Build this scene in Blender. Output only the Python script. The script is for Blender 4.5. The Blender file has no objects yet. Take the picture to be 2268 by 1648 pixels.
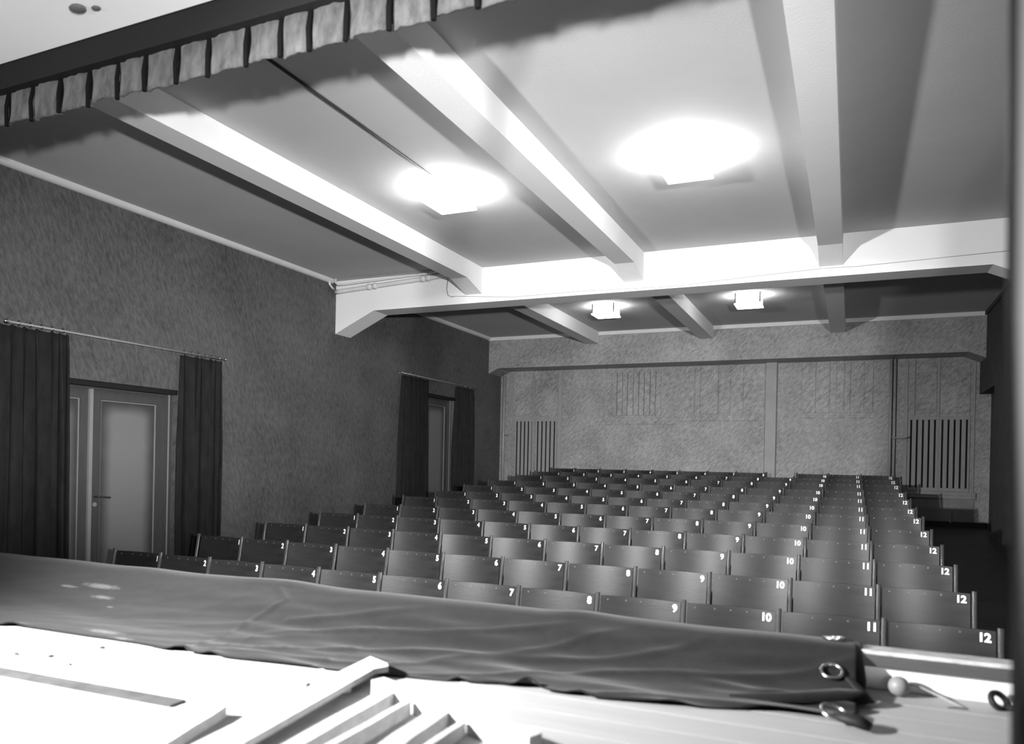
import bpy, bmesh, math, random
from mathutils import Vector, Matrix, noise

# ------------------------------------------------------------------ camera, light, exposure
ZO = 1.60                                   # height of the lens above the floor at the first row
scene = bpy.context.scene
COL = scene.collection
scene.view_settings.view_transform = 'Standard'
scene.view_settings.look = 'None'
scene.view_settings.gamma = 1.0
scene.view_settings.use_curve_mapping = False
scene.view_settings.exposure = 0.0

yaw, pitch, roll, FPX, CY = 0.4176, -0.0022, 0.0206, 1687.7, 1030.53
fwd = Vector((-math.sin(yaw), math.cos(yaw), 0)); rgt = Vector((math.cos(yaw), math.sin(yaw), 0)); up = Vector((0, 0, 1))
f2 = math.cos(pitch)*fwd + math.sin(pitch)*up; u2 = -math.sin(pitch)*fwd + math.cos(pitch)*up
r3 = math.cos(roll)*rgt + math.sin(roll)*u2; u3 = -math.sin(roll)*rgt + math.cos(roll)*u2
cd = bpy.data.cameras.new('camera'); cam = bpy.data.objects.new('camera', cd); COL.objects.link(cam)
M = Matrix((( r3.x, u3.x, -f2.x, 0), (r3.y, u3.y, -f2.y, 0), (r3.z, u3.z, -f2.z, ZO), (0, 0, 0, 1)))
cam.matrix_world = M
cd.sensor_fit = 'HORIZONTAL'; cd.sensor_width = 36.0
cd.lens = 36.0*FPX/2268.0
cd.shift_y = (CY - 824.0)/2268.0
cd.clip_start = 0.02; cd.clip_end = 60
cd.dof.use_dof = True; cd.dof.focus_distance = 8.5; cd.dof.aperture_fstop = 1.9
scene.camera = cam

world = bpy.data.worlds.new('world'); scene.world = world; world.use_nodes = True
world.node_tree.nodes['Background'].inputs[0].default_value = (0.5, 0.5, 0.5, 1)
world.node_tree.nodes['Background'].inputs[1].default_value = 0.004

def flood(name, loc, aim, watts, size=2.4, blend=0.5, rad=0.09):
    ld = bpy.data.lights.new(name, 'SPOT'); ld.energy = watts; ld.spot_size = size; ld.spot_blend = blend
    ld.shadow_soft_size = rad
    o = bpy.data.objects.new(name, ld); COL.objects.link(o)
    o.location = (loc[0], loc[1], loc[2] + ZO)
    d = Vector(aim) - Vector(loc)
    o.rotation_euler = d.to_track_quat('-Z', 'Y').to_euler()
    return o
# the two photographer's flood lamps standing on the stage left and right of the camera
flood('stage_flood_lamp', (-3.40, 0.30, 0.78), (0.9, 8.7, -2.1), 3300, math.radians(102), 1.0)
flood('stage_flood_lamp', (1.60, -1.00, 0.17), (-5.2, 8.7, -1.9), 7200, math.radians(86), 1.0, 0.085)
# added fill light that whitens the stage ceiling, out of the picture to the left
wl = bpy.data.lights.new('stage_ceiling_fill', 'POINT'); wl.energy = 28; wl.shadow_soft_size = 0.06
wo = bpy.data.objects.new('stage_ceiling_fill', wl); COL.objects.link(wo); wo.location = (-4.3, 1.3, 1.80 + ZO)

# ------------------------------------------------------------------ materials (all neutral greys: a black-and-white photograph)
MATS = {}
def mat(name, v, rough=0.8, spec=0.3, metal=0.0, var=0.0, scale=6.0, stretch=(1, 1, 1), bump=0.0, bscale=None, emit=0.0, detail=6.0, sheen=0.0):
    if name in MATS: return MATS[name]
    m = bpy.data.materials.new(name); m.use_nodes = True
    nt = m.node_tree; b = nt.nodes['Principled BSDF']
    b.inputs['Base Color'].default_value = (v, v, v, 1)
    b.inputs['Roughness'].default_value = rough
    b.inputs['Specular IOR Level'].default_value = spec
    b.inputs['Metallic'].default_value = metal
    if sheen: b.inputs['Sheen Weight'].default_value = sheen
    if emit:
        b.inputs['Emission Color'].default_value = (1, 1, 1, 1); b.inputs['Emission Strength'].default_value = emit
    if var or bump:
        tc = nt.nodes.new('ShaderNodeTexCoord'); mp = nt.nodes.new('ShaderNodeMapping')
        mp.inputs['Scale'].default_value = stretch
        nt.links.new(tc.outputs['Object'], mp.inputs['Vector'])
        if var:
            n = nt.nodes.new('ShaderNodeTexNoise'); n.inputs['Scale'].default_value = scale; n.inputs['Detail'].default_value = detail
            n.inputs['Roughness'].default_value = 0.65
            nt.links.new(mp.outputs[0], n.inputs['Vector'])
            r = nt.nodes.new('ShaderNodeValToRGB')
            lo, hi = max(0, v*(1 - var)), min(1, v*(1 + var))
            r.color_ramp.elements[0].position = 0.3; r.color_ramp.elements[0].color = (lo, lo, lo, 1)
            r.color_ramp.elements[1].position = 0.7; r.color_ramp.elements[1].color = (hi, hi, hi, 1)
            nt.links.new(n.outputs['Fac'], r.inputs[0]); nt.links.new(r.outputs[0], b.inputs['Base Color'])
        if bump:
            n2 = nt.nodes.new('ShaderNodeTexNoise'); n2.inputs['Scale'].default_value = bscale or scale*3; n2.inputs['Detail'].default_value = 4
            nt.links.new(mp.outputs[0], n2.inputs['Vector'])
            bp = nt.nodes.new('ShaderNodeBump'); bp.inputs['Strength'].default_value = bump; bp.inputs['Distance'].default_value = 0.01
            nt.links.new(n2.outputs['Fac'], bp.inputs['Height']); nt.links.new(bp.outputs[0], b.inputs['Normal'])
    MATS[name] = m
    return m

CEIL = mat('ceiling_paint', 0.46, 0.9, 0.2, var=0.04, scale=1.2, bump=0.12, bscale=60)
BEAM = mat('beam_paint', 0.66, 0.85, 0.2, var=0.03, scale=1.5, bump=0.1, bscale=60)
def plaster(name, lo, hi, rotx, rotz, sc, stretch, bump, spec=.35, rough=.65, big=.35):
    # trowelled plaster: fine slanting streaks over broad mottling
    m = bpy.data.materials.new(name); m.use_nodes = True; nt = m.node_tree; b = nt.nodes['Principled BSDF']
    b.inputs['Roughness'].default_value = rough; b.inputs['Specular IOR Level'].default_value = spec
    tc = nt.nodes.new('ShaderNodeTexCoord'); mp = nt.nodes.new('ShaderNodeMapping'); mp.vector_type = 'TEXTURE'
    mp.inputs['Rotation'].default_value = (rotx, rotz, 0); mp.inputs['Scale'].default_value = stretch
    nt.links.new(tc.outputs['Object'], mp.inputs['Vector'])
    n1 = nt.nodes.new('ShaderNodeTexNoise'); n1.inputs['Scale'].default_value = sc; n1.inputs['Detail'].default_value = 8; n1.inputs['Roughness'].default_value = .72
    nt.links.new(mp.outputs[0], n1.inputs['Vector'])
    n2 = nt.nodes.new('ShaderNodeTexNoise'); n2.inputs['Scale'].default_value = 1.7; n2.inputs['Detail'].default_value = 5
    nt.links.new(tc.outputs['Object'], n2.inputs['Vector'])
    mx = nt.nodes.new('ShaderNodeMath'); mx.operation = 'MULTIPLY_ADD'; mx.inputs[1].default_value = big
    nt.links.new(n2.outputs['Fac'], mx.inputs[0]); nt.links.new(n1.outputs['Fac'], mx.inputs[2])
    r = nt.nodes.new('ShaderNodeValToRGB'); c = .5 + big*.5
    r.color_ramp.elements[0].position = c - .2; r.color_ramp.elements[0].color = (lo, lo, lo, 1)
    r.color_ramp.elements[1].position = c + .2; r.color_ramp.elements[1].color = (hi, hi, hi, 1)
    nt.links.new(mx.outputs[0], r.inputs[0]); nt.links.new(r.outputs[0], b.inputs['Base Color'])
    bp = nt.nodes.new('ShaderNodeBump'); bp.inputs['Strength'].default_value = bump; bp.inputs['Distance'].default_value = .012
    nt.links.new(n1.outputs['Fac'], bp.inputs['Height']); nt.links.new(bp.outputs[0], b.inputs['Normal'])
    MATS[name] = m
    return m
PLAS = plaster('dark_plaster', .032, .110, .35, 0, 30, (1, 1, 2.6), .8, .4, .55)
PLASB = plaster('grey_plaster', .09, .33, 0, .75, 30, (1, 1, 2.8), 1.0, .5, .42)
GRIL = mat('painted_wood_grey', 0.22, 0.7, 0.3, var=0.12, scale=8, stretch=(6, 6, 0.6))
DARKW = mat('right_wall_paint', 0.05, 0.8, 0.2, var=0.2, scale=6, bump=0.2)
TRIM = mat('trim_paint', 0.5, 0.7, 0.3, var=0.04, scale=5)
FLOORM = mat('dark_linoleum', 0.045, 0.55, 0.35, var=0.3, scale=5, stretch=(0.6, 3, 1), bump=0.1)
SLOT = mat('slot_black', 0.008, 0.9, 0.1)
DOORM = mat('door_frame_paint', 0.05, 0.45, 0.4, var=0.15, scale=5, stretch=(4, 4, 0.5))
DOORE = mat('door_edge_paint', 0.2, 0.45, 0.4, var=0.05, scale=5)
VELV = mat('velvet_curtain', 0.015, 0.95, 0.1, var=0.3, scale=14, stretch=(1, 1, 0.3))
WOOD = mat('varnished_seat_wood', 0.017, 0.37, 0.15, var=0.25, scale=5, stretch=(0.8, 4, 4), bump=0.03, bscale=40)
WOOD.node_tree.nodes['Principled BSDF'].inputs['Anisotropic'].default_value = 0.0
SEATW = mat('varnished_seat_pan_wood', 0.035, 0.4, 0.45, var=0.25, scale=5, stretch=(1, 3, 3))
TUBE = mat('steel_tube', 0.22, 0.30, 0.5, metal=0.85, var=0.15, scale=30)
PAINT = mat('white_number_paint', 0.85, 0.6, 0.3)
SCREW = mat('screw_head', 0.12, 0.4, 0.5, metal=0.4)
PIPE = mat('painted_pipe', 0.55, 0.5, 0.4, var=0.06, scale=8)
PIPED = mat('grey_pipe', 0.22, 0.45, 0.4, var=0.1, scale=12)
CABLE = mat('cable_grey', 0.30, 0.7, 0.2)
CABLED = mat('cable_dark', 0.03, 0.7, 0.2)
BRASS = mat('bright_metal', 0.6, 0.22, 0.5, metal=1.0)
GLASS = mat('lit_opal_glass', 0.85, 0.4, 0.4, emit=24.0)
PLATE = mat('lit_opal_plate', 0.85, 0.4, 0.4, emit=5.0)
GLASSF = mat('bright_opal_glass', 0.85, 0.4, 0.4, emit=90.0)
BARF = mat('lamp_corner_glow', 0.8, 0.5, 0.4, emit=3.0)  # bars and rims glow so they vanish in the front lamps' glare
BAR = mat('lamp_corner_metal', 0.03, 0.5, 0.4)
STAGE = mat('white_stage_boards', 0.34, 0.6, 0.3, var=0.07, scale=3, stretch=(0.5, 6, 1))
STGC = mat('white_stage_ceiling', 0.92, 0.9, 0.2)
STGW = mat('stage_side_paint', 0.30, 0.9, 0.2)
RAWW = mat('pale_raw_wood', 0.5, 0.7, 0.25, var=0.16, scale=4, stretch=(6, 6, 6), bump=0.15, bscale=12)
LIPW = mat('dark_lip_wood', 0.055, 0.6, 0.3, var=0.2, scale=6, stretch=(0.4, 4, 4))
LIPT = mat('worn_pale_lip', 0.36, 0.6, 0.3, var=0.5, scale=14, stretch=(1, 4, 4))
KERBW = mat('kerb_white', 0.76, 0.6, 0.3)
HEADM = mat('dark_header_board', 0.010, 0.7, 0.2)
VALF = mat('valance_cloth', 0.075, 0.95, 0.15, var=0.5, scale=10, stretch=(2, 1, 0.8), bump=0.6, bscale=26, sheen=0.15)
GAPB = mat('gap_black', 0.004, 0.9, 0.1)
JAMB = mat('jamb_black', 0.018, 0.55, 0.35)
LEATH = mat('black_leather', 0.012, 0.6, 0.3)
BALLM = mat('rubber_ball', 0.20, 0.45, 0.4)
CHIP = mat('dark_wood_chip', 0.05, 0.8, 0.2)

def panel_paint():
    m = bpy.data.materials.new('grained_door_panel'); m.use_nodes = True
    nt = m.node_tree; b = nt.nodes['Principled BSDF']; b.inputs['Roughness'].default_value = 0.5
    tc = nt.nodes.new('ShaderNodeTexCoord'); sep = nt.nodes.new('ShaderNodeSeparateXYZ')
    nt.links.new(tc.outputs['Generated'], sep.inputs[0])
    def edge(sock, w):
        a = nt.nodes.new('ShaderNodeMath'); a.operation = 'SUBTRACT'; a.inputs[1].default_value = 0.5; nt.links.new(sock, a.inputs[0])
        c = nt.nodes.new('ShaderNodeMath'); c.operation = 'ABSOLUTE'; nt.links.new(a.outputs[0], c.inputs[0])
        d = nt.nodes.new('ShaderNodeMapRange'); d.interpolation_type = 'SMOOTHSTEP'
        d.inputs['From Min'].default_value = 0.5; d.inputs['From Max'].default_value = 0.5 - w
        nt.links.new(c.outputs[0], d.inputs['Value']); return d.outputs[0]
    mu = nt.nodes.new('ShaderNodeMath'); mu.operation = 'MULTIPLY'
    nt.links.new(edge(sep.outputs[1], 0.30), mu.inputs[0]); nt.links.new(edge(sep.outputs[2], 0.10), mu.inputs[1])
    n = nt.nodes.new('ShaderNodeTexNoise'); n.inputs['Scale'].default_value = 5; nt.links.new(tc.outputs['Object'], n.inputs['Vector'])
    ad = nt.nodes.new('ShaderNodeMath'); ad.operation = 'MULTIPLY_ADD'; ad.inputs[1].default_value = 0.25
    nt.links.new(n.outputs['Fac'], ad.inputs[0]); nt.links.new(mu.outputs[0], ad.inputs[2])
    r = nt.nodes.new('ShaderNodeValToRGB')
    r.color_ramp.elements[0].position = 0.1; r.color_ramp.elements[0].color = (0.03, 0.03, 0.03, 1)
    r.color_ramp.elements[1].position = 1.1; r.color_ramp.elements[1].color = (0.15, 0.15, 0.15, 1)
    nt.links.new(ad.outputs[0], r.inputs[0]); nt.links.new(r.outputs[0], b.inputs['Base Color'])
    MATS['grained_door_panel'] = m
    return m
PANEL = panel_paint()

def cloth_paint():
    m = mat('dark_felt_cloth', 0.0095, 0.95, 0.1, var=0.22, scale=16, bump=0.25, bscale=180, sheen=0.1)
    nt = m.node_tree; b = nt.nodes['Principled BSDF']
    src = b.inputs['Base Color'].links[0].from_socket
    tc = nt.nodes.new('ShaderNodeTexCoord')
    prev = src
    # chalk smudges trodden into the cloth
    for (cx, cy, sx, sy) in [(-3.60, 2.80, 0.16, 0.028), (-3.46, 2.70, 0.09, 0.022), (-3.80, 2.76, 0.08, 0.015), (-2.92, 2.29, 0.13, 0.03), (-2.75, 2.24, 0.07, 0.02), (-3.3, 2.62, 0.03, .008)]:
        v = nt.nodes.new('ShaderNodeVectorMath'); v.operation = 'SUBTRACT'; v.inputs[1].default_value = (cx, cy, 0)
        nt.links.new(tc.outputs['Object'], v.inputs[0])
        w = nt.nodes.new('ShaderNodeVectorMath'); w.operation = 'MULTIPLY'; w.inputs[1].default_value = (1/sx, 1/sy, 0)
        nt.links.new(v.outputs[0], w.inputs[0])
        l = nt.nodes.new('ShaderNodeVectorMath'); l.operation = 'LENGTH'; nt.links.new(w.outputs[0], l.inputs[0])
        n = nt.nodes.new('ShaderNodeTexNoise'); n.inputs['Scale'].default_value = 40; nt.links.new(tc.outputs['Object'], n.inputs['Vector'])
        a = nt.nodes.new('ShaderNodeMath'); a.operation = 'ADD'; nt.links.new(l.outputs['Value'], a.inputs[0]); nt.links.new(n.outputs['Fac'], a.inputs[1])
        mr = nt.nodes.new('ShaderNodeMapRange'); mr.inputs['From Min'].default_value = 1.5; mr.inputs['From Max'].default_value = 0.8
        mr.inputs['To Max'].default_value = 0.45
        nt.links.new(a.outputs[0], mr.inputs['Value'])
        mx = nt.nodes.new('ShaderNodeMix'); mx.data_type = 'RGBA'
        mx.inputs[7].default_value = (0.14, 0.14, 0.14, 1)
        nt.links.new(mr.outputs[0], mx.inputs[0]); nt.links.new(prev, mx.inputs[6]); prev = mx.outputs[2]
    nt.links.new(prev, b.inputs['Base Color'])
    return m
FELT = cloth_paint()

# ------------------------------------------------------------------ helpers
def link(name, me, m, parent=None, smooth=False, loc=None):
    if m is not None and not me.materials: me.materials.append(m)
    if smooth:
        for p in me.polygons: p.use_smooth = True
    o = bpy.data.objects.new(name, me); COL.objects.link(o)
    if parent: o.parent = parent
    if loc: o.location = loc
    return o
def obj(name, bm, m, parent=None, smooth=False, loc=None):
    me = bpy.data.meshes.new(name); bmesh.ops.recalc_face_normals(bm, faces=bm.faces[:]); bm.to_mesh(me); bm.free()
    return link(name, me, m, parent, smooth, loc)
def root(name, loc, label, cat, group=None, kind=None):
    o = bpy.data.objects.new(name, None); COL.objects.link(o); o.location = loc; o.empty_display_size = 0.1
    return tag(o, label, cat, group, kind)
def tag(o, label, cat=None, group=None, kind=None):
    o['label'] = label
    if cat: o['category'] = cat
    if group: o['group'] = group
    if kind: o['kind'] = kind
    return o
def NB(): return bmesh.new()
def box(bm, x0, x1, y0, y1, z0, z1):
    vs = [bm.verts.new(p) for p in ((x0,y0,z0),(x1,y0,z0),(x1,y1,z0),(x0,y1,z0),(x0,y0,z1),(x1,y0,z1),(x1,y1,z1),(x0,y1,z1))]
    for f in ((0,3,2,1),(4,5,6,7),(0,1,5,4),(1,2,6,5),(2,3,7,6),(3,0,4,7)): bm.faces.new([vs[i] for i in f])
    return bm
def bbox(x0, x1, y0, y1, z0, z1, bev=0.0):
    bm = box(NB(), x0, x1, y0, y1, z0, z1)
    if bev: bmesh.ops.bevel(bm, geom=bm.edges[:], offset=bev, segments=1, affect='EDGES')
    return bm
def prism(bm, poly, axis, a, b):
    # poly: 2D points; axis 'x','y','z' extruded from a to b
    def P(p, t):
        return {'x': (t, p[0], p[1]), 'y': (p[0], t, p[1]), 'z': (p[0], p[1], t)}[axis]
    v0 = [bm.verts.new(P(p, a)) for p in poly]; v1 = [bm.verts.new(P(p, b)) for p in poly]
    n = len(poly)
    bm.faces.new(v0); bm.faces.new(v1[::-1])
    for i in range(n): bm.faces.new((v0[i], v0[(i+1) % n], v1[(i+1) % n], v1[i]))
    return bm
def tube(bm, pts, r, seg=8, flat=1.0, upv=None, taper=None):
    pts = [Vector(p) for p in pts]; rings = []
    n = len(pts)
    for i, p in enumerate(pts):
        t = (pts[min(i+1, n-1)] - pts[max(i-1, 0)]).normalized()
        u = Vector(upv) if upv else (Vector((0, 0, 1)) if abs(t.z) < 0.9 else Vector((1, 0, 0)))
        s = t.cross(u).normalized(); w = s.cross(t).normalized()
        rr = r*(taper[i] if taper else 1.0)
        rings.append([bm.verts.new(p + s*rr*math.cos(2*math.pi*k/seg) + w*rr*flat*math.sin(2*math.pi*k/seg)) for k in range(seg)])
    for a, b in zip(rings, rings[1:]):
        for k in range(seg): bm.faces.new((a[k], a[(k+1) % seg], b[(k+1) % seg], b[k]))
    bm.faces.new(rings[0][::-1]); bm.faces.new(rings[-1])
    return bm
def torus(bm, c, R, r, nrm=(0, 0, 1), seg=28, sub=8, sy=1.0):
    q = Vector((0, 0, 1)).rotation_difference(Vector(nrm).normalized())
    rings = []
    for i in range(seg):
        a = 2*math.pi*i/seg; ring = []
        for k in range(sub):
            b = 2*math.pi*k/sub
            p = Vector(((R + r*math.cos(b))*math.cos(a), (R + r*math.cos(b))*math.sin(a)*sy, r*math.sin(b)))
            ring.append(bm.verts.new(Vector(c) + q @ p))
        rings.append(ring)
    for i in range(seg):
        a, b = rings[i], rings[(i+1) % seg]
        for k in range(sub): bm.faces.new((a[k], a[(k+1) % sub], b[(k+1) % sub], b[k]))
    return bm
def mitre_frame(bm, y0, y1, z0, z1, w, x0, x1):
    # rectangular frame in the YZ plane
    box(bm, x0, x1, y0, y1, z1-w, z1); box(bm, x0, x1, y0, y1, z0, z0+w)
    box(bm, x0, x1, y0, y0+w, z0+w, z1-w); box(bm, x0, x1, y1-w, y1, z0+w, z1-w)
    return bm

# ------------------------------------------------------------------ the room
XL, XR, ZC = -6.63, 1.885, 2.50
YM0, YM1, YB0, YW, YP = 8.745, 9.095, 13.70, 14.30, 3.06
X0, Y0, ZT0, PITCH, GAP, SW = -5.329, 4.2655, -0.738, 0.8533, 0.2748, 0.5
rowdz = [0, .053, .1123, .171, .2322, .2984, .3525, .4177, .4815, .5577, .618, .6795]
rowY = [Y0 + PITCH*r + (GAP if r >= 9 else 0) for r in range(12)]
SEATH = 0.86
def zfloor(y): return ZT0 - SEATH + 0.0706*(y - Y0)

bm = NB(); prism(bm, [(YP, zfloor(YP)), (YW+.3, zfloor(YW+.3)), (YW+.3, -2.1), (YP, -2.1)], 'x', XL-.35, XR+.35)
tag(obj('floor', bm, FLOORM), 'dark raked floor of the hall under the seat rows', 'floor', kind='structure')
tag(obj('ceiling', bbox(XL-.3, XR+.3, YP-.2, YW+.3, ZC, ZC+.2), CEIL), 'pale painted ceiling of the hall between the beams', 'ceiling', kind='structure')

# left wall with two door openings
D1 = (4.17, 6.05, 0.712); D2 = (10.60, 12.35, 1.178)
bm = NB(); WL = XL - .30
box(bm, WL, XL, YP-.2, D1[0], -2.1, ZC)
box(bm, WL, XL, D1[0], D1[1], D1[2], ZC)
box(bm, WL, XL, D1[1], D2[0], -2.1, ZC)
box(bm, WL, XL, D2[0], D2[1], D2[2], ZC)
box(bm, WL, XL, D2[1], YW+.3, -2.1, ZC)
bmesh.ops.remove_doubles(bm, verts=bm.verts[:], dist=1e-5)
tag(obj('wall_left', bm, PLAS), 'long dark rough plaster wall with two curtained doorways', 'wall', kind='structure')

# back wall
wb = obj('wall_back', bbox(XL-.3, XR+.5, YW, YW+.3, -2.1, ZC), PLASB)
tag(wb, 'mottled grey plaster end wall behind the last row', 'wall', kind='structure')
def wpart(name, x0, x1, z0, z1, d, m=PLASB, bev=0.004):
    return obj(name, bbox(x0, x1, YW-d, YW+.01, z0, z1, bev), m, wb)
wpart('pilaster', -1.40, -1.215, -1.0, 1.90, 0.10, mat('pilaster_paint', 0.25, 0.7, 0.3, var=0.08, scale=6))
random.seed(5)
jl = [1352.6, 1364, 1376, 1387, 1400, 1412, 1424, 1437, 1449, 1461]
def xw(px):                                  # position across the end wall
    d = ((px - 1134)/FPX)
    v = rgt*d + fwd
    return v.x*YW/v.y
ys = [xw(p) for p in jl]
for a, b in zip(ys, ys[1:]):
    wpart('board', a+.004, b-.004, 0.97, 1.80, random.choice((0.010, 0.022, 0.030)))
ys2 = [xw(p) for p in (1514, 1535.5, 1548, 1588, 1614.5, 1643, 1690)]
for a, b in zip(ys2, ys2[1:]): wpart('board', a+.004, b-.004, 0.99, 1.88, random.choice((0.008, 0.014, 0.02)))
ys3 = [xw(p) for p in (1771, 1803, 1834, 1849, 1866, 1880, 1910, 1930.5)]
for a, b in zip(ys3, ys3[1:]): wpart('board', a+.003, b-.003, 0.99, 1.88, random.choice((0.006, 0.012, 0.016)))
wpart('sill_strip', ys3[0]-.02, ys3[-1]+.02, 0.90, 0.95, 0.012)
wpart('sill_strip', ys2[0]-.05, ys2[-1]-.1, 0.86, 0.96, 0.02)
wpart('sill_strip', ys[0]-.3, ys2[0]-.1, 0.80, 0.93, 0.014)
wpart('cover_plate', -3.50, -3.375, 1.245, 1.355, 0.006, mat('dark_patch', 0.09, .8, .2))
# battens and flat panels round the grilles
for (a, b) in ((-6.43, -6.40), (-6.36, -6.34), (-5.91, -5.88), (-5.36, -5.28), (0.80, 0.86), (0.95, 0.965), (1.30, 1.325), (1.80, 1.83)):
    wpart('batten', a, b, -0.8, 1.86, 0.018, GRIL)
for (a, b) in ((-6.30, -5.93), (-5.86, -5.42), (0.99, 1.28), (1.345, 1.76)):
    wpart('panel', a, b, 0.97, 1.80, 0.010)
wpart('ledge', 0.78, 1.86, -0.425, -0.32, 0.04, GRIL)
wpart('ledge', 0.78, 1.86, -0.375, -0.36, 0.05, GRIL)
wpart('dado_panel', 0.80, 1.84, -0.82, -0.44, 0.02, mat('dado_paint', 0.17, .7, .3, var=.2, scale=5))
wpart('dado_batten', 1.50, 1.53, -0.82, -0.60, 0.04, mat('dado_paint', 0.17))
tag(obj('baseboard_back', bbox(-6.63, XR+.14, YW-.03, YW, -1.3, -0.80), mat('base_black', .02, .7, .2)), 'black skirting board along the end wall', 'baseboard', kind='structure')

# right wall, with the recessed doorway at the far corner
bm = NB()
box(bm, XR, XR+.4, YP-.2, 12.9, -2.1, ZC); box(bm, XR, XR+.4, 12.9, YW, 1.275, ZC); box(bm, XR+.165, XR+.4, 12.9, YW, -2.1, 1.275)
tag(obj('wall_right', bm, DARKW), 'dark side wall with a shallow recess at the far corner', 'wall', kind='structure')
tag(obj('baseboard_right', bbox(XR-.02, XR, YP, 12.9, -2.0, -2.0+.01), DARKW), 'dark skirting along the right side wall', 'baseboard', kind='structure')
me = bpy.data.objects['baseboard_right'].data
for v in me.vertices:
    v.co.z = zfloor(v.co.y) + (0.11 if v.co.z > -1.995 else 0.0)

# big cross beam with haunches, end beam, ribs
def haunched(name, y0, y1, zb, zh, hl, hr, m, label):
    bm = prism(NB(), [(XL, ZC), (XR, ZC), (XR, zh), (XR-hr, zb), (XL+hl, zb), (XL, zh)], 'y', y0, y1)
    return tag(obj(name, bm, m), label, 'beam', kind='structure')
haunched('ceiling_beam', YM0, YM1, 2.055, 1.765, .63, .64, BEAM, 'large white cross beam with sloping haunches spanning the hall')
eb = haunched('ceiling_beam', YB0, YW, 1.885, 1.785, .21, .23, PLASB, 'grey plastered end beam above the back wall')
obj('cover_plate', bbox(-1.395, -1.225, YB0-.012, YB0, 2.13, 2.30, .003), PLASB, eb)
RIBS = ((-4.58, -4.35, 'left'), (-2.48, -2.25, 'middle'), (-0.345, -0.115, 'right'))
for (a, b, w) in RIBS:
    bm = prism(NB(), [(YP, ZC), (YM0, ZC), (YM0, 2.165), (8.33, 2.28), (YP, 2.28)], 'x', a, b)
    tag(obj('ceiling_beam', bm, BEAM), f'{w} long ceiling rib between the stage and the big cross beam', 'beam', kind='structure')
    bm = prism(NB(), [(YM1, ZC), (YB0, ZC), (YB0, 2.28), (YM1, 2.28)], 'x', a, b)
    tag(obj('ceiling_beam', bm, BEAM), f'{w} short ceiling rib between the cross beam and the end beam', 'beam', kind='structure')

# mouldings
def cove(name, y0, y1, r, label):
    pts = [(XL, ZC), (XL, ZC-r)] + [(XL + r*math.sin(a), ZC - r*math.cos(a)) for a in [i*math.pi/2/6 for i in range(1, 6)]] + [(XL+r, ZC)]
    return tag(obj(name, prism(NB(), pts, 'y', y0, y1), TRIM, smooth=False), label, 'moulding', kind='structure')
cove('trim_1', YP, YM0-.1, 0.055, 'pale rounded moulding along the left wall before the cross beam')
cove('trim_2', YM1, YB0, 0.055, 'pale rounded moulding along the left wall behind the cross beam')
n = 3
xs = [XL] + [v for r in RIBS for v in r[:2]] + [XR]
for i in range(0, 8, 2):
    tag(obj(f'trim_{n}', bbox(xs[i], xs[i+1], YB0-.02, YB0, ZC-.065, ZC), TRIM), f'pale ceiling strip on the end beam, bay {["one","two","three","four"][i//2]} from the left wall', 'moulding', kind='structure'); n += 1
tag(obj(f'trim_{n}', bbox(XR-.03, XR, YM1, YB0, ZC-.06, ZC), DARKW), 'dark strip under the ceiling on the right wall', 'moulding', kind='structure')

# front (proscenium) wall: side pieces, lower stage front, header
OX0, OX1, ZS, ZH = -5.30, 1.30, -0.77, 2.27
for (nm, bb, lb) in (('wall_front_left', (XL, OX0, 2.84, YP, -2.1, ZC), 'dark proscenium wall left of the stage opening'),
                     ('wall_front_right', (OX1, XR, 2.84, YP, -2.1, ZC), 'dark proscenium wall right of the stage opening'),
                     ('wall_front_lower', (OX0, OX1, YP-.02, YP, -2.1, ZS-.2), 'dark front of the stage below the floor boards'),
                     ('wall_front_upper', (OX0, OX1, 2.96, YP, ZH, ZC), 'dark proscenium wall above the valance')):
    tag(obj(nm, bbox(*bb), DARKW), lb, 'wall', kind='structure')
# black upright post standing on the stage close to the right of the camera
bm = NB(); prof = []
for i in range(13):
    a = 2*math.pi*i/13; prof.append((.0225 - .0225*math.cos(a), .0225*math.sin(a)))
lv = [(ZS, .188), (-.40, .186), (-.138, .183), (.19, .171), (.526, .167), (1.0, .165), (ZH, .164)]
rings = [[bm.verts.new((bx + p[0], 1.10 + p[1], z)) for p in prof] for z, bx in lv]
for a, b in zip(rings, rings[1:]):
    for k in range(len(prof)): bm.faces.new((a[k], a[(k+1) % len(prof)], b[(k+1) % len(prof)], b[k]))
bm.faces.new(rings[0]); bm.faces.new(rings[-1][::-1])
tag(obj('stage_post', bm, JAMB, smooth=True), 'blurred black upright post at the right edge of the picture', 'post')

# stage shell behind and round the camera
bm = NB(); box(bm, -7.2, -7.0, -3.2, 2.84, -.9, 2.3); box(bm, 2.4, 2.6, -3.2, 2.84, -.9, 2.3); box(bm, -7.2, 2.6, -3.4, -3.2, -.9, 2.3)
tag(obj('wall_stage', bm, STGW), 'grey walls of the stage behind the opening', 'wall', kind='structure')
tag(obj('stage_ceiling', bbox(-7.2, 2.6, -3.4, 2.84, ZH, ZH+.1), STGC), 'bright white ceiling over the stage at upper left', 'ceiling', kind='structure')
for (x, y, r, lb) in ((-3.627, 2.625, .040, 'larger dark ceiling smudge over the stage at upper left'), (-3.54, 2.662, .022, 'smaller dark ceiling smudge over the stage at upper left')):
    b_ = NB(); bmesh.ops.create_uvsphere(b_, u_segments=10, v_segments=6, radius=r, matrix=Matrix.Diagonal((1.2, .9, .35, 1)))
    tag(obj('ceiling_smudge', b_, mat('smudge_grey', .12, .7, .2), loc=(x, y, ZH-r*.2)), lb, 'smudge', 'smudges on the stage ceiling')  # flattened lumps stand in for a smudge on the stage ceiling
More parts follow.
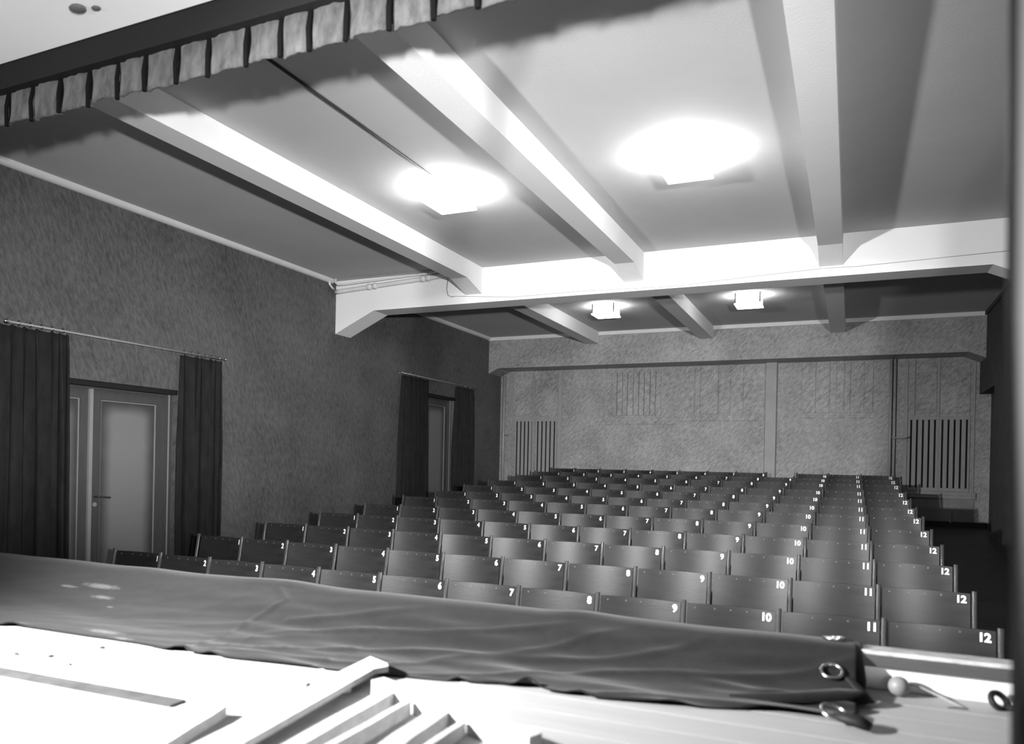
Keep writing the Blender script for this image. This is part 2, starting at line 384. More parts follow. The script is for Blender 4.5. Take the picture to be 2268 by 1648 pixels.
sf = tag(obj('stage_floor', bbox(-7.2, 2.6, -3.4, YP-.002, ZS-.2, ZS-.022), mat('under_floor', .1, .9, .1)), 'white boarded stage floor in the foreground', 'floor', kind='structure')
pw = 0.152; y = -3.4; k = 0
pmesh = None
while y < 3.0:
    w = min(pw, YP - y)
    if pmesh is None:
        bm = bbox(-7.2, 2.6, 0, pw-.002, -.022, 0, .0015); o = obj('plank', bm, STAGE, sf); pmesh = o.data
    else:
        o = link('plank', pmesh, None, sf)
        if w < pw: o.scale = (1, w/pw, 1)
    o.location = (random.uniform(-.0, .0), y, ZS + random.uniform(-.0006, .0006)); y += pw

# unseen black blocker, added to keep the right-hand flood lamp off the stage floor
fl_ = root('light_blocker', (1.1, -.40, ZS), 'low black light blocker added unseen on the stage beside the camera', 'light blocker')
obj('blocker_panel', bbox(-.62, .62, -.012, .012, .02, .835), JAMB, fl_)
obj('frame', box(box(box(NB(), -.65, .65, -.02, .02, .83, .86), -.65, -.62, -.02, .02, 0, .83), .62, .65, -.02, .02, 0, .83), JAMB, fl_)
fl_.rotation_euler.z = .12

# kerb at the front of the stage (visible at right, under the cloth elsewhere)
kr = root('stage_kerb', (-2.4, 3.0, ZS), 'low footlight kerb with pale worn top edge along the front of the stage', 'kerb')
def kp(name, x0, x1, y0, y1, z0, z1, m, b=.003):
    return obj(name, bbox(x0+2.4, x1+2.4, y0-3.0, y1-3.0, z0-ZS, z1-ZS, b), m, kr)
kp('inner_board', OX0, OX1, 2.985, 3.03, ZS, -0.685, KERBW)
kp('lip', OX0, OX1, 2.965, 3.055, -0.688, -0.648, LIPW)
kp('cap', OX0, OX1, 2.972, 3.06, -0.648, -0.632, LIPT)

# ------------------------------------------------------------------ seats
def mesh_of(bm, m):
    me = bpy.data.meshes.new('part'); bmesh.ops.recalc_face_normals(bm, faces=bm.faces[:]); bm.to_mesh(me); bm.free(); me.materials.append(m); return me
TILT = math.tan(math.radians(9))
def backY(z): return (z - SEATH)*TILT
SAG = 0.034
def sag(x): return SAG*(1 - (x/.25)**2)
# backrest board
bm = NB(); N = 12; grid = {}
for side, dy in ((0, 0), (1, .011)):
    for i in range(N+1):
        x = -.231 + .462*i/N
        for j, z in enumerate((.40, .843)):
            grid[(side, i, j)] = bm.verts.new((x, backY(z) + sag(x) + dy, z))
for i in range(N):
    bm.faces.new((grid[0,i,0], grid[0,i+1,0], grid[0,i+1,1], grid[0,i,1]))
    bm.faces.new((grid[1,i+1,0], grid[1,i,0], grid[1,i,1], grid[1,i+1,1]))
    bm.faces.new((grid[0,i,1], grid[0,i+1,1], grid[1,i+1,1], grid[1,i,1]))
    bm.faces.new((grid[1,i,0], grid[1,i+1,0], grid[0,i+1,0], grid[0,i,0]))
for i in (0, N): bm.faces.new((grid[0,i,0], grid[0,i,1], grid[1,i,1], grid[1,i,0]))
bmesh.ops.recalc_face_normals(bm, faces=bm.faces[:])
bmesh.ops.split_edges(bm, edges=[e for e in bm.edges if len(e.link_faces) == 2 and e.calc_face_angle() > .6])
me = bpy.data.meshes.new('backrest'); bm.to_mesh(me); bm.free(); me.materials.append(WOOD); ME_BACK = me
for p in ME_BACK.polygons: p.use_smooth = True
# seat pan, gently dished, with rounded front
bm = NB(); prof = [(-.075, .415), (-.20, .405), (-.36, .42), (-.44, .425), (-.462, .412), (-.455, .398), (-.36, .402), (-.20, .388), (-.075, .398)]
prism(bm, prof, 'x', -.225, .225); ME_SEAT = mesh_of(bm, SEATW)
# standard: tube from the floor up to the top of the back, foot plate
def standard(x):
    bm = NB(); 
    tube(bm, [(x, -.105, 0.0), (x, -.105, .36), (x, backY(.46), .46), (x, 0.0, SEATH)], .0138, 10)
    tube(bm, [(x, -.105, .385), (x, -.36, .385), (x, -.40, .35), (x, -.42, 0.0)], .012, 6)
    box(bm, x-.0135, x+.0135, -.15, -.06, 0, .008); box(bm, x-.0135, x+.0135, -.46, -.38, 0, .008)
    me = mesh_of(bm, TUBE)
    for p in me.polygons: p.use_smooth = len(p.vertices) == 4 and p.area > 4e-4
    return me
ME_STR, ME_STL = standard(.25), standard(-.25)
# screw heads along the top of the back
bm = NB()
for x in (-.19, -.085, 0, .085):
    c = Vector((x, backY(.822) + sag(x) - .001, .822))
    bmesh.ops.create_cone(bm, cap_ends=True, segments=6, radius1=.006, radius2=.004, depth=.004,
        matrix=Matrix.Translation(c) @ Matrix.Rotation(math.radians(90), 4, 'X'))
ME_SCR = mesh_of(bm, SCREW)
# painted numbers
dg = bpy.context.evaluated_depsgraph_get()
def number_mesh(t):
    cu = bpy.data.curves.new('digits', 'FONT'); cu.body = t; cu.size = .057; cu.offset = .0019; cu.extrude = .0006
    cu.align_x = 'RIGHT'; cu.align_y = 'CENTER'; cu.resolution_u = 3; cu.space_character = 0.95
    o = bpy.data.objects.new('digits', cu); COL.objects.link(o)
    bpy.context.view_layer.update()
    me = bpy.data.meshes.new_from_object(o.evaluated_get(bpy.context.evaluated_depsgraph_get()))
    bpy.data.objects.remove(o); bpy.data.curves.remove(cu)
    # bend on to the curved, reclined board
    xr = max(v.co.x for v in me.vertices)
    for v in me.vertices:
        x = .213 + v.co.x - xr; z = .806 + v.co.y
        v.co = (x, backY(z) + sag(x) - .0012 - v.co.z, z)
    me.materials.clear(); me.materials.append(PAINT)
    return me
ME_NUM = [number_mesh(str(i)) for i in range(1, 13)]
NUMW = ['one', 'two', 'three', 'four', 'five', 'six', 'seven', 'eight', 'nine', 'ten', 'eleven', 'twelve']
ORD = ['first', 'second', 'third', 'fourth', 'fifth', 'sixth', 'seventh', 'eighth', 'ninth', 'tenth', 'eleventh', 'last']
random.seed(11)
for r in range(12):
    for s in range(12):
        if r == 11 and s == 8: continue
        zt = ZT0 + rowdz[r]
        where = f'in the {ORD[r]} row from the stage' if r < 11 else 'in the last row against the end wall'
        ch = root('theatre_seat', (X0 + SW*(s + .5), rowY[r], zt - SEATH), f'dark wooden theatre seat painted number {NUMW[s]} {where}', 'seat', 'numbered wooden seats in rows')
        b = link('backrest', ME_BACK, None, ch); b.rotation_euler.x = random.uniform(-.010, .010); link('screws', ME_SCR, None, b)['kind'] = 'stuff'
        link('number', ME_NUM[s], None, b)['label'] = f'white painted number {s+1}'
        link('seat_pan', ME_SEAT, None, ch)
        link('standard', ME_STR, None, ch)
        if s == 0 or (r == 11 and s == 9): link('standard', ME_STL, None, ch)

# ------------------------------------------------------------------ doors in the left wall
def double_door(name, y0, y1, zt, z0, ym, label, handle=True):
    XD = XL - .12
    d = root(name, (XD, (y0+y1)/2, z0), label, 'door', kind='structure')
    oy = (y0+y1)/2
    def dp(nm, bm, m, par=d, off=(XD, oy, z0)):
        bmesh.ops.translate(bm, vec=(-off[0], -off[1], -off[2]), verts=bm.verts[:]); return obj(nm, bm, m, par)
    bm = NB(); mitre_frame(bm, y0, y1, z0-.3, zt, .045, XD-.06, XD+.025); dp('frame', bm, DOORM)
    bm = NB(); mitre_frame(bm, y0+.045, y1-.045, z0-.3, zt-.045, .03, XD-.05, XD+.008); dp('frame_moulding', bm, DOORM)
    bm = NB(); box(bm, XD, XD+.105, y0+.002, y1-.002, zt-.05, zt-.001); dp('door_head', bm, HEADM)
    bm = NB(); box(bm, XD+.02, XD+.028, y1-.05, y1-.035, z0-.3, zt); dp('frame_bead', bm, DOORE)
    bm = NB(); box(bm, XD-.09, XD-.07, y0, y1, z0-.3, zt); dp('dark_backing', bm, SLOT)
    for (a, b, right) in ((y0+.075, ym-.004, False), (ym+.004, y1-.075, True)):
        zl, zu = z0+.01, zt-.075
        bm = NB(); w = .10
        box(bm, XD-.045, XD-.004, a, a+w, zl, zu); box(bm, XD-.045, XD-.004, b-w, b, zl, zu)
        box(bm, XD-.045, XD-.004, a+w, b-w, zu-.085, zu); box(bm, XD-.045, XD-.004, a+w, b-w, zl, zl+.16)
        leaf = dp('door_leaf', bm, DOORM)
        bm = NB(); mitre_frame(bm, a+w-.006, b-w+.006, zl+.154, zu-.079, .016, XD-.03, XD+.001); dp('panel_moulding', bm, DOORE if False else DOORM, leaf)
        bm = NB(); mitre_frame(bm, a+w+.010, b-w-.010, zl+.17, zu-.095, .008, XD-.03, XD-.006); dp('panel_bead', bm, DOORE, leaf)
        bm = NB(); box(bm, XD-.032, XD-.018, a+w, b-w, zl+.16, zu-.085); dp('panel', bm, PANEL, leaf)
        if right and handle:
            zh = z0 + 1.13
            bm = NB(); tube(bm, [(XD-.004, ym+.06, zh), (XD+.05, ym+.06, zh), (XD+.055, ym+.075, zh), (XD+.055, ym+.19, zh-.01)], .010, 8); dp('handle', bm, CABLED, leaf)['label'] = 'dark lever handle'
            bm = NB(); tube(bm, [(XD-.006, ym+.06, zh-.075), (XD+.006, ym+.06, zh-.075)], .022, 12); dp('keyhole_plate', bm, DOORE, leaf)
    bm = NB(); box(bm, XD-.01, XD+.022, ym-.024, ym+.012, z0+.01, zt-.07); dp('meeting_strip', bm, DOORE)
    return d
double_door('door_1', D1[0], D1[1], D1[2], zfloor(5.1), 5.10, 'panelled double door with lever handle in the nearer curtained doorway')
double_door('door_2', D2[0], D2[1], D2[2], zfloor(11.5), 11.42, 'dark panelled double door in the far curtained doorway', False)

# curtains on rods
def curtain(y0, y1, zt, zb, seed, label, nf, spread=1.0, flare=0.0, pinch=None):
    rn = random.Random(seed)
    xr = XL + .085; yc = (y0+y1)/2
    c = root('door_curtain', (xr, yc, zb), label, 'curtain', 'dark velvet door curtains')
    bm = NB(); nu, nv = nf*14, 30
    # irregular folds: cumulative widths, own depth each, some merge lower down
    wd = [rn.uniform(.55, 1.5) for _ in range(nf)]; tot = sum(wd); cum = [0]
    for w_ in wd: cum.append(cum[-1] + w_/tot)
    amp = [rn.uniform(.45, 1.35) for _ in range(nf)]; drift = [rn.uniform(-.4, .4) for _ in range(nf+1)]
    rows = []
    for j in range(nv+1):
        t = j/nv; z = zt + (zb - zt)*t
        cu_ = [cum[k] + (drift[k]*t*.5/nf if 0 < k < nf else 0) for k in range(nf+1)]
        row = []
        for i in range(nu+1):
            f0 = min(i//14, nf-1); fr = i/14 - f0
            u = cu_[f0] + (cu_[f0+1]-cu_[f0])*fr
            w = math.sin(math.pi*fr)**1.6*2 - 1
            yy = y0 + (y1-y0)*u + .020*math.sin(2*math.pi*fr)*amp[f0]
            yy += flare*t*(u-.5) + .02*t*noise.noise(Vector((u*3, t*1.3, seed)))
            dep = (.030 + .040*min(1, t*2.5))*amp[f0]*(1 + .25*noise.noise(Vector((f0*3.1, t*2.2, seed))))
            x = .010 + dep*w*.75 + .012*noise.noise(Vector((u*9, t*2.5, seed+3)))*t
            if t < .04: x *= .8
            zz = z - (.020*abs(math.sin(math.pi*(fr+.15)))**.7 if j == 0 else 0)
            row.append(bm.verts.new((max(x, -.066), yy - yc, zz - zb)))
        rows.append(row)
    for a, b in zip(rows, rows[1:]):
        for i in range(nu): bm.faces.new((a[i], a[i+1], b[i+1], b[i]))
    cl = obj('cloth', bm, VELV, c, smooth=True)
    sm = cl.modifiers.new('thickness', 'SOLIDIFY'); sm.thickness = .005
    for i in range(nf):
        y = y0 + (y1-y0)*(i+.35)/nf
        bm = torus(NB(), (0, y-yc, zt + .022 - zb), .020, .0028, (0, 1, .1*rn.uniform(-1, 1)), 14, 6)
        obj('curtain_ring', bm, BRASS, c, smooth=True)
    return c
def rod(y0, y1, z, label):
    xr = XL + .085; yc = (y0+y1)/2
    c = root('curtain_rod', (xr, yc, z), label, 'curtain rod', 'curtain rods over the doorways')
    obj('rod', tube(NB(), [(0, y0-yc, 0), (0, y1-yc, 0)], .0095, 10), PIPED, c, smooth=True)
    for y in (y0+.03, y1-.03):
        obj('bracket', tube(NB(), [(-.085, y-yc, -.0), (0, y-yc, 0)], .006, 6), PIPED, c)
    for y in (y0, y1):
        b = NB(); bmesh.ops.create_uvsphere(b, u_segments=10, v_segments=8, radius=.017, matrix=Matrix.Translation((0, y-yc, 0))); obj('finial', b, BRASS, c, smooth=True)
rod(4.14, 6.62, 1.118, 'thin metal curtain rod over the nearer doorway')
rod(10.36, 13.0, 1.412, 'thin metal curtain rod over the far doorway')
curtain(4.02, 4.72, 1.10, zfloor(4.4)+.02, 3, 'wide dark velvet curtain at the left edge beside the nearer door', 7, flare=.05)
curtain(6.00, 6.58, 1.10, zfloor(6.3)+.02, 8, 'dark velvet curtain right of the nearer door', 6, flare=-.02)
curtain(10.40, 11.22, 1.392, zfloor(10.8)+.02, 21, 'dark velvet curtain left of the far door', 6, flare=.15)
curtain(12.22, 12.92, 1.392, zfloor(12.6)+.02, 34, 'dark velvet curtain right of the far door, nearest the end wall', 6, flare=.12)

# ------------------------------------------------------------------ ceiling lamps
def lamp(x, y, label, gl, br, h=.14):
    L = root('ceiling_lamp', (x, y, ZC), label, 'lamp', 'square glass ceiling lamps')
    s = .168
    for k in range(4):
        a = k*math.pi/2
        bm = bbox(-s+.008, s-.008, -s-.003, -s+.003, -h, -.004)
        bmesh.ops.rotate(bm, verts=bm.verts[:], cent=(0, 0, 0), matrix=Matrix.Rotation(a, 3, 'Z'))
        obj('glass_pane', bm, gl, L)
        bm = bbox(-s-.009, -s+.009, -s-.009, -s+.009, -h-.002, -.0)
        bmesh.ops.rotate(bm, verts=bm.verts[:], cent=(0, 0, 0), matrix=Matrix.Rotation(a, 3, 'Z'))
        obj('corner_bar', bm, br, L)
    rim = NB()
    for k in range(4):
        b2 = box(rim, *((-s-.006, s+.006, -s-.007, -s+.007) if k == 0 else (-s-.006, s+.006, s-.007, s+.007) if k == 1 else (-s-.007, -s+.007, -s+.007, s-.007) if k == 2 else (s-.007, s+.007, -s+.007, s-.007)), -h-.004, -h+.004)
    obj('lower_rim', rim, br, L)
    obj('bottom_plate', bbox(-.185, .185, -.185, .185, -h-.022, -h-.002, .003), PLATE, L)
    return L
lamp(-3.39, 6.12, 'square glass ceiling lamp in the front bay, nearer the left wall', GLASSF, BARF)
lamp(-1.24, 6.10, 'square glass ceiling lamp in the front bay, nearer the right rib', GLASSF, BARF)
lamp(-3.54, 11.49, 'square glass ceiling lamp in the rear bay, left of the middle rib', GLASS, BAR)
lamp(-1.38, 11.42, 'square glass ceiling lamp in the rear bay, right of the middle rib', GLASS, BAR)

# ------------------------------------------------------------------ pipes, cables
def pipe(name, pts, r, m, label, cat='pipe', couplings=(), seg=10, extra=None):
    o = Vector(pts[0]); R_ = root(name, o, label, cat)
    obj('tube', tube(NB(), [Vector(p)-o for p in pts], r, seg), m, R_, smooth=True)
    for (c, d) in couplings:
        c = Vector(c)-o; d = Vector(d).normalized()*.03
        obj('coupling', tube(NB(), [c-d, c-d*.6, c+d*.6, c+d], r*1.35, 10, taper=[.9, 1, 1, .9]), m, R_, smooth=True)
    return R_
pipe('heating_pipe', [(-6.58, 8.67, 2.33), (-6.5, 8.67, 2.335), (-5.0, 8.67, 2.415), (-4.88, 8.67, 2.43), (-4.80, 8.67, 2.46), (-4.76, 8.67, 2.50)], .030, PIPE, 'thick pale pipe with couplings along the top of the cross beam', couplings=(((-6.02, 8.67, 2.362), (1, 0, .05)), ((-5.93, 8.67, 2.367), (1, 0, .05)), ((-5.18, 8.67, 2.405), (1, 0, .05)), ((-5.1, 8.67, 2.41), (1, 0, .05))))
pipe('heating_pipe', [(-6.53, 8.60, 2.50), (-6.53, 8.60, 2.44), (-6.50, 8.61, 2.415), (-6.40, 8.63, 2.415), (-5.0, 8.64, 2.465), (-4.84, 8.64, 2.47), (-4.8, 8.64, 2.50)], .013, PIPE, 'thin pale pipe running above the thick one on the cross beam', couplings=(((-5.05, 8.64, 2.463), (1, 0, 0)),))
pipe('heating_pipe', [(-6.60, 8.56, 2.50), (-6.60, 8.56, 2.42), (-6.60, 8.60, 2.385), (-6.62, 8.68, 2.37)], .016, PIPE, 'short bent pale pipe in the corner of left wall and ceiling')
pipe('conduit', [(-4.84, 8.735, 2.45), (-4.86, 8.735, 2.26), (-4.84, 8.735, 2.18), (-4.79, 8.735, 2.155), (-4.75, 8.735, 2.155)], .006, CABLE, 'thin wire drop hanging on the cross beam below the pipes', 'wire', seg=6)
pipe('electric_cable', [(-4.75, 8.738, 2.16), (-3.9, 8.738, 2.09), (-3.0, 8.738, 2.10), (-1.9, 8.738, 2.075), (-1.06, 8.738, 2.115), (-.28, 8.738, 2.145), (.03, 8.738, 2.137), (.86, 8.738, 2.16), (1.6, 8.738, 2.18)], .003, CABLE, 'thin cable strung along the white face of the cross beam', 'cable', seg=6)
pipe('electric_conduit', [(-3.36, YP, 2.485), (-3.36, 4.5, 2.485), (-3.375, 5.94, 2.485)], .010, CABLED, 'dark conduit along the ceiling from the valance to a lamp', 'conduit', seg=6)
pl = pipe('radiator_pipe', [(-6.53, YW-.05, 1.80), (-6.53, YW-.05, -.9)], .028, PIPED, 'grey upright pipe in the left corner of the end wall')
obj('valve_arm', tube(NB(), [(0, 0, -1.22), (.16, -.02, -1.22), (.20, -.02, -1.22)], .012, 8), PIPED, pl, smooth=True)
pr = pipe('radiator_pipe', [(.60, YW-.05, 1.90), (.60, YW-.05, -.9)], .024, PIPED, 'grey upright pipe left of the right-hand grille')
obj('valve_arm', tube(NB(), [(0.03, -.02, -1.34), (.21, -.05, -1.34), (.27, -.05, -1.325)], .014, 8), PIPED, pr, smooth=True)
pipe('radiator_pipe', [(.665, YW-.045, 1.90), (.665, YW-.045, -.9)], .016, PIPED, 'thinner upright pipe close beside the grey pipe by the right-hand grille')

# ------------------------------------------------------------------ slotted grilles on the end wall
def grille(x0, x1, z0, z1, nslot, label):
    g = root('ventilation_grille', ((x0+x1)/2, YW, z0), label, 'grille', 'slotted wooden grilles on the end wall')
    cx = (x0+x1)/2; fr = .055; y0, y1 = -.020, 0.0
    def gb(nm, a, b, c, d, m=GRIL, ya=y0, yb=y1): return obj(nm, bbox(a-cx, b-cx, ya, yb, c-z0, d-z0, .003), m, g)
    gb('backing', x0+.02, x1-.02, z0+.02, z1-.02, SLOT, -.006, 0)
    gb('top_rail', x0, x1, z1-fr, z1); gb('bottom_rail', x0, x1, z0, z0+fr)
    gb('stile', x0, x0+fr*.6, z0+fr, z1-fr); gb('stile', x1-fr*.6, x1, z0+fr, z1-fr)
    a, b = x0+fr*.6, x1-fr*.6; sl = .027
    pitch_ = (b-a-sl)/(nslot-1)
    for k in range(nslot-1):
        gb('slat', a+sl+k*pitch_, a+(k+1)*pitch_, z0+fr, z1-fr)
grille(-6.29, -5.86, -.75, .92, 5, 'slotted wooden grille at left, beside the corner pipe')
grille(-5.83, -5.38, -.75, .92, 5, 'slotted wooden grille at left, nearer the middle of the end wall')
grille(.87, 1.31, -.31, .92, 5, 'slotted wooden grille at right, beside the upright pipes')
grille(1.325, 1.765, -.31, .92, 5, 'slotted wooden grille at right, nearest the far corner recess')

# ------------------------------------------------------------------ valance over the stage opening
vl = root('stage_valance', (-2.5, 2.90, 1.94), 'gathered cloth valance with dark strips between pleats hanging from a black header board', 'valance')
def vp(nm, bm, m, smooth=False):
    bmesh.ops.translate(bm, vec=(2.5, -2.90, -1.94), verts=bm.verts[:]); return obj(nm, bm, m, vl, smooth)
vp('header_board', bbox(OX0-.05, OX1+.02, 2.845, 2.95, 2.125, ZH), HEADM)
vp('backing', bbox(OX0-.05, OX1+.02, 2.925, 2.935, 1.99, 2.13), GAPB)
edges = [-5.28, -5.03, -4.81, -4.59, -4.368, -4.135, -3.893, -3.663, -3.459, -3.231, -3.013, -2.761, -2.549, -2.374, -2.166, -1.93, -1.70]
while edges[-1] < OX1 - .2: edges.append(edges[-1] + .215)
random.seed(4)
for q, (a, b) in enumerate(zip(edges, edges[1:])):
    bm = NB(); nu, nv = 14, 8; rows = []; sd = random.uniform(0, 100)
    drop = random.uniform(-.008, .012)
    for j in range(nv+1):
        t = j/nv; row = []
        for i in range(nu+1):
            u = i/nu
            x = a + .008 + (b-a-.016)*u
            bul = .030*math.sin(math.pi*u)**.7*(0.35 + .65*t)
            g = .012*noise.noise(Vector((u*5+sd, t*1.5, 0)))
            z = 2.135 - (2.135-1.945+drop)*t - (0.008*math.sin(math.pi*u) if j == nv else 0)
            z += .006*noise.noise(Vector((u*6+sd, 9, 0)))*t
            row.append(bm.verts.new((x, 2.905 - bul - g, z)))
        rows.append(row)
    # rolled lower hem
    last = [bm.verts.new((v.co.x, v.co.y + .022, v.co.z + .006)) for v in rows[-1]]
    rows.append(last)
    for r0, r1 in zip(rows, rows[1:]):
        for i in range(nu): bm.faces.new((r0[i], r0[i+1], r1[i+1], r1[i]))
    o = vp('pleat', bm, VALF, True); o.modifiers.new('thickness', 'SOLIDIFY').thickness = .004
    bm = NB(); tube(bm, [(b, 2.90, 2.135), (b + random.uniform(-.006, .006), 2.885, 2.04), (b, 2.89, 1.935 - random.uniform(0, .012))], .013, 6); vp('gap_strip', bm, GAPB)  # black strip in the dark gap between two pleats

# ------------------------------------------------------------------ dark cloth over the kerb
LOW = [(-5.45, 2.10), (-4.4, 2.13), (-3.43, 2.173), (-3.30, 2.206), (-2.65, 2.222), (-2.47, 2.205), (-2.167, 2.223), (-1.775, 2.268), (-1.475, 2.315), (-1.182, 2.376), (-1.10, 2.40), (-.777, 2.40), (-.49, 2.45), (-.225, 2.535), (-.05, 2.55), (.05, 2.56)]
def ylow(x):
    for (a, b), (c, d) in zip(LOW, LOW[1:]):
        if a <= x <= c: return b + (d-b)*(x-a)/(c-a)
    return LOW[-1][1]
CREASE = [(-2.62, 3.00), (-2.50, 2.92), (-2.42, 2.86), (-2.46, 2.66), (-2.40, 2.36), (-2.36, 2.14)]
def dcrease(x, y):
    best = 9
    for (a, b), (c, d) in zip(CREASE, CREASE[1:]):
        t = max(0, min(1, ((x-a)*(c-a)+(y-b)*(d-b))/((c-a)**2+(d-b)**2)))
        best = min(best, math.hypot(x-a-t*(c-a), y-b-t*(d-b)))
    return best
bm = NB(); nu, nv = 330, 56; rows = []
for j in range(nv+1):
    t = j/nv; row = []
    for i in range(nu+1):
        u = i/nu; x = -5.29 + (5.29+.035)*u
        if t < .08:                          # hanging over the hall side
            s = t/.08; y = 3.078; z = -.86 + (.86-.632)*s
            z += .0
        elif t < .16:
            s = (t-.08)/.08; y = 3.078 - .115*s; z = -.624 + .006*math.sin(math.pi*s)
        else:
            s = (t-.16)/.84; yl = ylow(x)
            y = 2.963 + (yl-2.963)*s
            h = .138*max(0, 1 - s/.62)**1.6
            z = ZS + .006 + h
            wr = .0
            a = 3.2*(y) + .55*x
            wr += .010*noise.noise(Vector((x*1.0 + .4*y, y*9 + x*1.6, .3)))
            wr += .006*noise.noise(Vector((x*2.2, y*16 - x*2.0, 4.3)))
            rg = 1 - abs(noise.noise(Vector((x*.8 + 2*y, y*6.5 - x*2.4, 2.2))))*2.2
            wr += .010*max(0, rg)**3*(1 if x > -2.3 else .3)
            wr += .008*noise.noise(Vector((x*.9+9, y*5 + x*2.8, 7.1)))*(1 if x > -1.8 else .35)
            fl = 1.0 if x > -2.5 else max(.35, 1+(x+2.5)*.8)
            z += max(-.004, (wr+.004)*fl)*min(1, s*6)
            dc = dcrease(x, y); z += .009*math.exp(-(dc/.012)**2)
            if s > .93:                      # little lifted ripples along the torn edge
                e = (s-.93)/.07
                for (rx, rw, rh) in ((-3.38, .05, .018), (-2.40, .05, .02), (-2.24, .04, .015), (-1.24, .03, .02), (-.99, .04, .035), (-.80, .03, .014), (-.5, .05, .01)):
                    z += e*rh*math.exp(-((x-rx)/rw)**2)
            if x > -.55: z += .020*math.exp(-((y - (2.72 - .10*(x+.55)))/.03)**2)*min(1, (x+.55)/.3)
        if t < .16: z += .004*noise.noise(Vector((x*3, 0, 5))) + (.012*math.exp(-((x+2.62)/.25)**2) + .010*math.exp(-((x+1.0)/.12)**2))*(1 if t > .06 else 0)
        row.append(bm.verts.new((x, y, z)))
    rows.append(row)
for a, b in zip(rows, rows[1:]):
    for i in range(nu): bm.faces.new((a[i], a[i+1], b[i+1], b[i]))
ck = obj('stage_cloth', bm, FELT, smooth=True)
ck.modifiers.new('thickness', 'SOLIDIFY').thickness = .004
tag(ck, 'dark felt cloth draped over the stage kerb with rings at its right end', 'cloth')
def cpart(nm, bm, m): return obj(nm, bm, m, ck, smooth=True)
cpart('ring', torus(NB(), (-.0437, 2.85, -.692), .034, .0062, (.05, -.55, 1)), BRASS)['label'] = 'shiny metal ring'
cpart('ring', torus(NB(), (-.03, 2.53, -.738), .038, .0065, (.25, -.25, 1)), BRASS)['label'] = 'shiny metal ring'
cpart('ring', torus(NB(), (-.04, 3.02, -.612), .036, .006, (0, .1, 1)), BRASS)['label'] = 'shiny metal ring'
cpart('tab', tube(NB(), [(-.015, 2.86, -.70), (.015, 2.84, -.712), (.05, 2.79, -.735), (.075, 2.74, -.752)], .020, 8, flat=.35, taper=[.5, .8, 1, .8]), LEATH)
cpart('tab', tube(NB(), [(-.03, 2.51, -.742), (.0, 2.495, -.74), (.04, 2.485, -.742), (.07, 2.475, -.752)], .030, 8, flat=.6, taper=[.5, .9, 1, .7]), LEATH)
cpart('folded_end', tube(NB(), [(-.35, 2.60, -.755), (-.15, 2.64, -.742), (-.02, 2.70, -.738), (.05, 2.745, -.742), (.075, 2.76, -.75)], .034, 10, flat=.8, taper=[.3, .7, 1, .9, .4]), FELT)
cpart('folded_end', tube(NB(), [(.03, 3.07, -.64), (.035, 3.0, -.622), (.036, 2.95, -.66), (.04, 2.88, -.72), (.045, 2.80, -.755)], .026, 8, flat=.5, taper=[.6, .8, .8, 1, .6]), FELT)

# ------------------------------------------------------------------ loose things on the stage
b_ = NB(); bmesh.ops.create_uvsphere(b_, u_segments=28, v_segments=18, radius=.034)
bl = tag(obj('ball', b_, BALLM, smooth=True, loc=(.168, 2.93, ZS+.034)), 'smooth grey ball on a cord by the white kerb', 'ball')
cp = [(.030, .012, .008), (.06, .02, .004), (.11, .0, -.012), (.16, -.03, -.026), (.195, -.06, -.033)]
obj('cord', tube(NB(), cp, .0035, 6), CABLE, bl, smooth=True)
obj('cord_end', tube(NB(), [cp[-1], (.17, -.055, -.033), (.14, -.07, -.034)], .003, 6), CABLED, bl, smooth=True)
sr = root('spare_ring', (.46, 2.93, ZS), 'dark ring lying against the kerb at far right', 'ring')
obj('ring', torus(NB(), (0, 0, .026), .028, .010, (.5, -.6, .62)), LEATH, sr, smooth=True)
obj('tab', tube(NB(), [(.02, -.02, .016), (.045, -.035, .014)], .015, 8, flat=.6), LEATH, sr, smooth=True)

def plank(bm, a, b, w, z0, z1, jag=0.0, seed=0):
    rn = random.Random(seed)
    A = Vector((a[0], a[1], 0)); B = Vector((b[0], b[1], 0)); d = (B-A).normalized(); s = Vector((-d.y, d.x, 0))*w/2
    n = 6; rows = []
    for i in range(n+1):
        p = A + (B-A)*i/n + Vector((rn.uniform(-jag, jag), rn.uniform(-jag, jag), 0))
        dz = rn.uniform(-jag, jag)*.4
        rows.append([bm.verts.new((p+s+Vector((0, 0, z0)))), bm.verts.new(p-s+Vector((0, 0, z0))), bm.verts.new(p-s+Vector((0, 0, z1+dz))), bm.verts.new(p+s+Vector((0, 0, z1+dz)))])
    for r0, r1 in zip(rows, rows[1:]):
        for k in range(4): bm.faces.new((r0[k], r0[(k+1) % 4], r1[(k+1) % 4], r1[k]))
    bm.faces.new(rows[0]); bm.faces.new(rows[-1][::-1])
    return bm
wf = root('wooden_frame', (-1.1, 1.85, ZS), 'broken pale wooden lattice frame lying on the stage at the bottom edge', 'frame')
def wp(nm, a, b, w, z0, z1, jag=.003, seed=1, m=RAWW):
    o = (-1.1, 1.85)
    return obj(nm, plank(NB(), (a[0]-o[0], a[1]-o[1]), (b[0]-o[0], b[1]-o[1]), w, z0, z1, jag, seed), m, wf)
wp('rail', (-1.40, 2.105), (-.742, 1.862), .050, 0.0, .058, .001, 2)
wp('slat', (-1.318, 2.035), (-1.262, 1.30), .052, .0, .046, .002, 3)
wp('slat', (-1.212, 1.995), (-1.190, 1.30), .022, .0, .044, .003, 4)
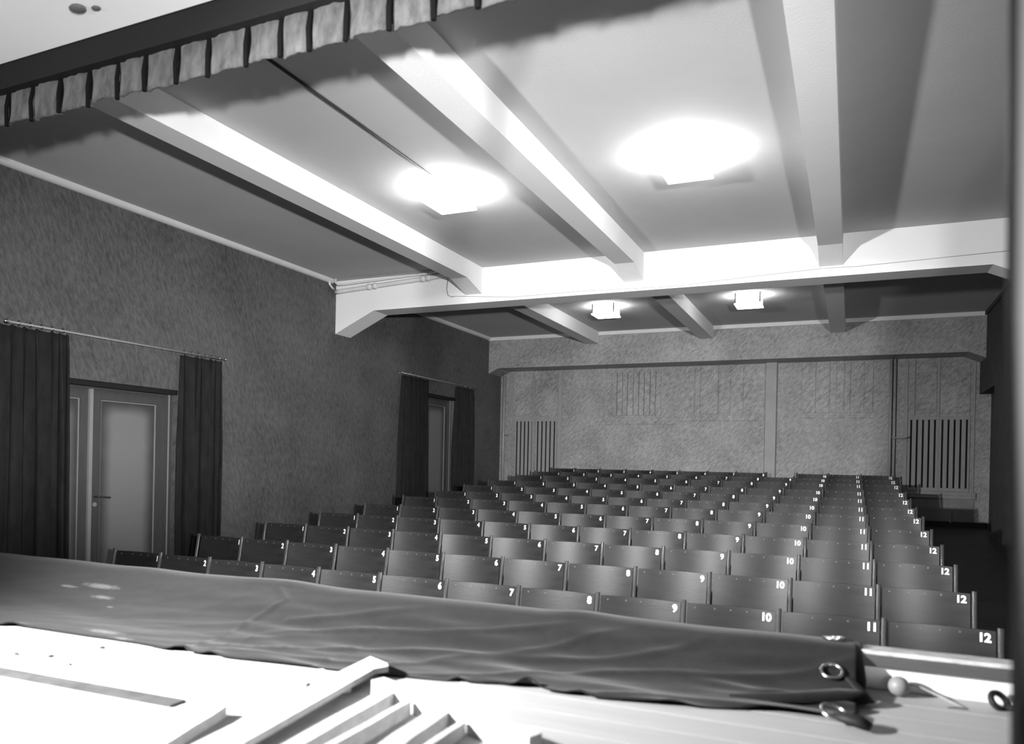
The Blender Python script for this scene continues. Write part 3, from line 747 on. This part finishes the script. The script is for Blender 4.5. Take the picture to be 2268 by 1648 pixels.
wp('slat', (-1.080, 1.945), (-1.035, 1.30), .062, .0, .046, .002, 5)
wp('slat', (-.985, 1.910), (-.980, 1.30), .020, .0, .040, .002, 6)
wp('rail', (-1.40, 1.30), (-.80, 1.14), .045, 0.0, .035, .001, 7)
def polyplank(poly, z0, z1, label):
    return tag(obj('loose_plank', prism(NB(), poly, 'z', ZS+z0, ZS+z1), RAWW), label, 'plank')
polyplank([(-1.61, 2.371), (-1.50, 2.318), (-1.475, 2.285), (-1.50, 2.235), (-1.385, 1.42), (-1.50, 1.40)], .026, .046, 'pale plank with a splintered end lying diagonally over the cloth edge')
polyplank([(-1.735, 2.185), (-1.705, 2.215), (-1.50, 2.10), (-1.54, 2.04)], .001, .025, 'short pale offcut under the diagonal plank')
tag(obj('loose_plank', plank(NB(), (-3.6, 1.69), (-1.89, 1.745), .060, ZS+.001, ZS+.008, .001, 12), mat('grey_lath', .05, .8, .2, var=.4, scale=9)), 'long thin grey lath lying on the white floor at lower left', 'plank')
tag(obj('loose_plank', plank(NB(), (-1.725, 1.715), (-1.57, 1.20), .100, ZS+.001, ZS+.034, .002, 13), RAWW), 'pale plank end lying beside the grey lath at lower left', 'plank')
for k, (x, y, r) in enumerate([(-2.895, 1.896, .010), (-2.753, 1.935, .009), (-2.588, 1.893, .008), (-2.705, 2.114, .009), (-1.66, 2.08, .012)]):
    b_ = NB(); bmesh.ops.create_icosphere(b_, subdivisions=1, radius=r, matrix=Matrix.Diagonal((1.4, .8, .7, 1)))
    tag(obj('wood_chip', b_, CHIP, loc=(x, y, ZS+r*.6)), ['dark chip on the white floor nearest the left edge', 'dark chip second from the left edge on the white floor', 'dark chip nearest the grey lath on the white floor', 'dark chip nearest the cloth on the white floor', 'dark chip beside the short pale offcut'][k], 'chip', 'dark chips on the stage floor').rotation_euler.z = k*1.3

# ------------------------------------------------------------------ lift the whole place so that the floor of the first row is near zero
for o in list(COL.objects):
    if o.parent is None and o.type not in ('CAMERA', 'LIGHT'): o.location.z += ZO
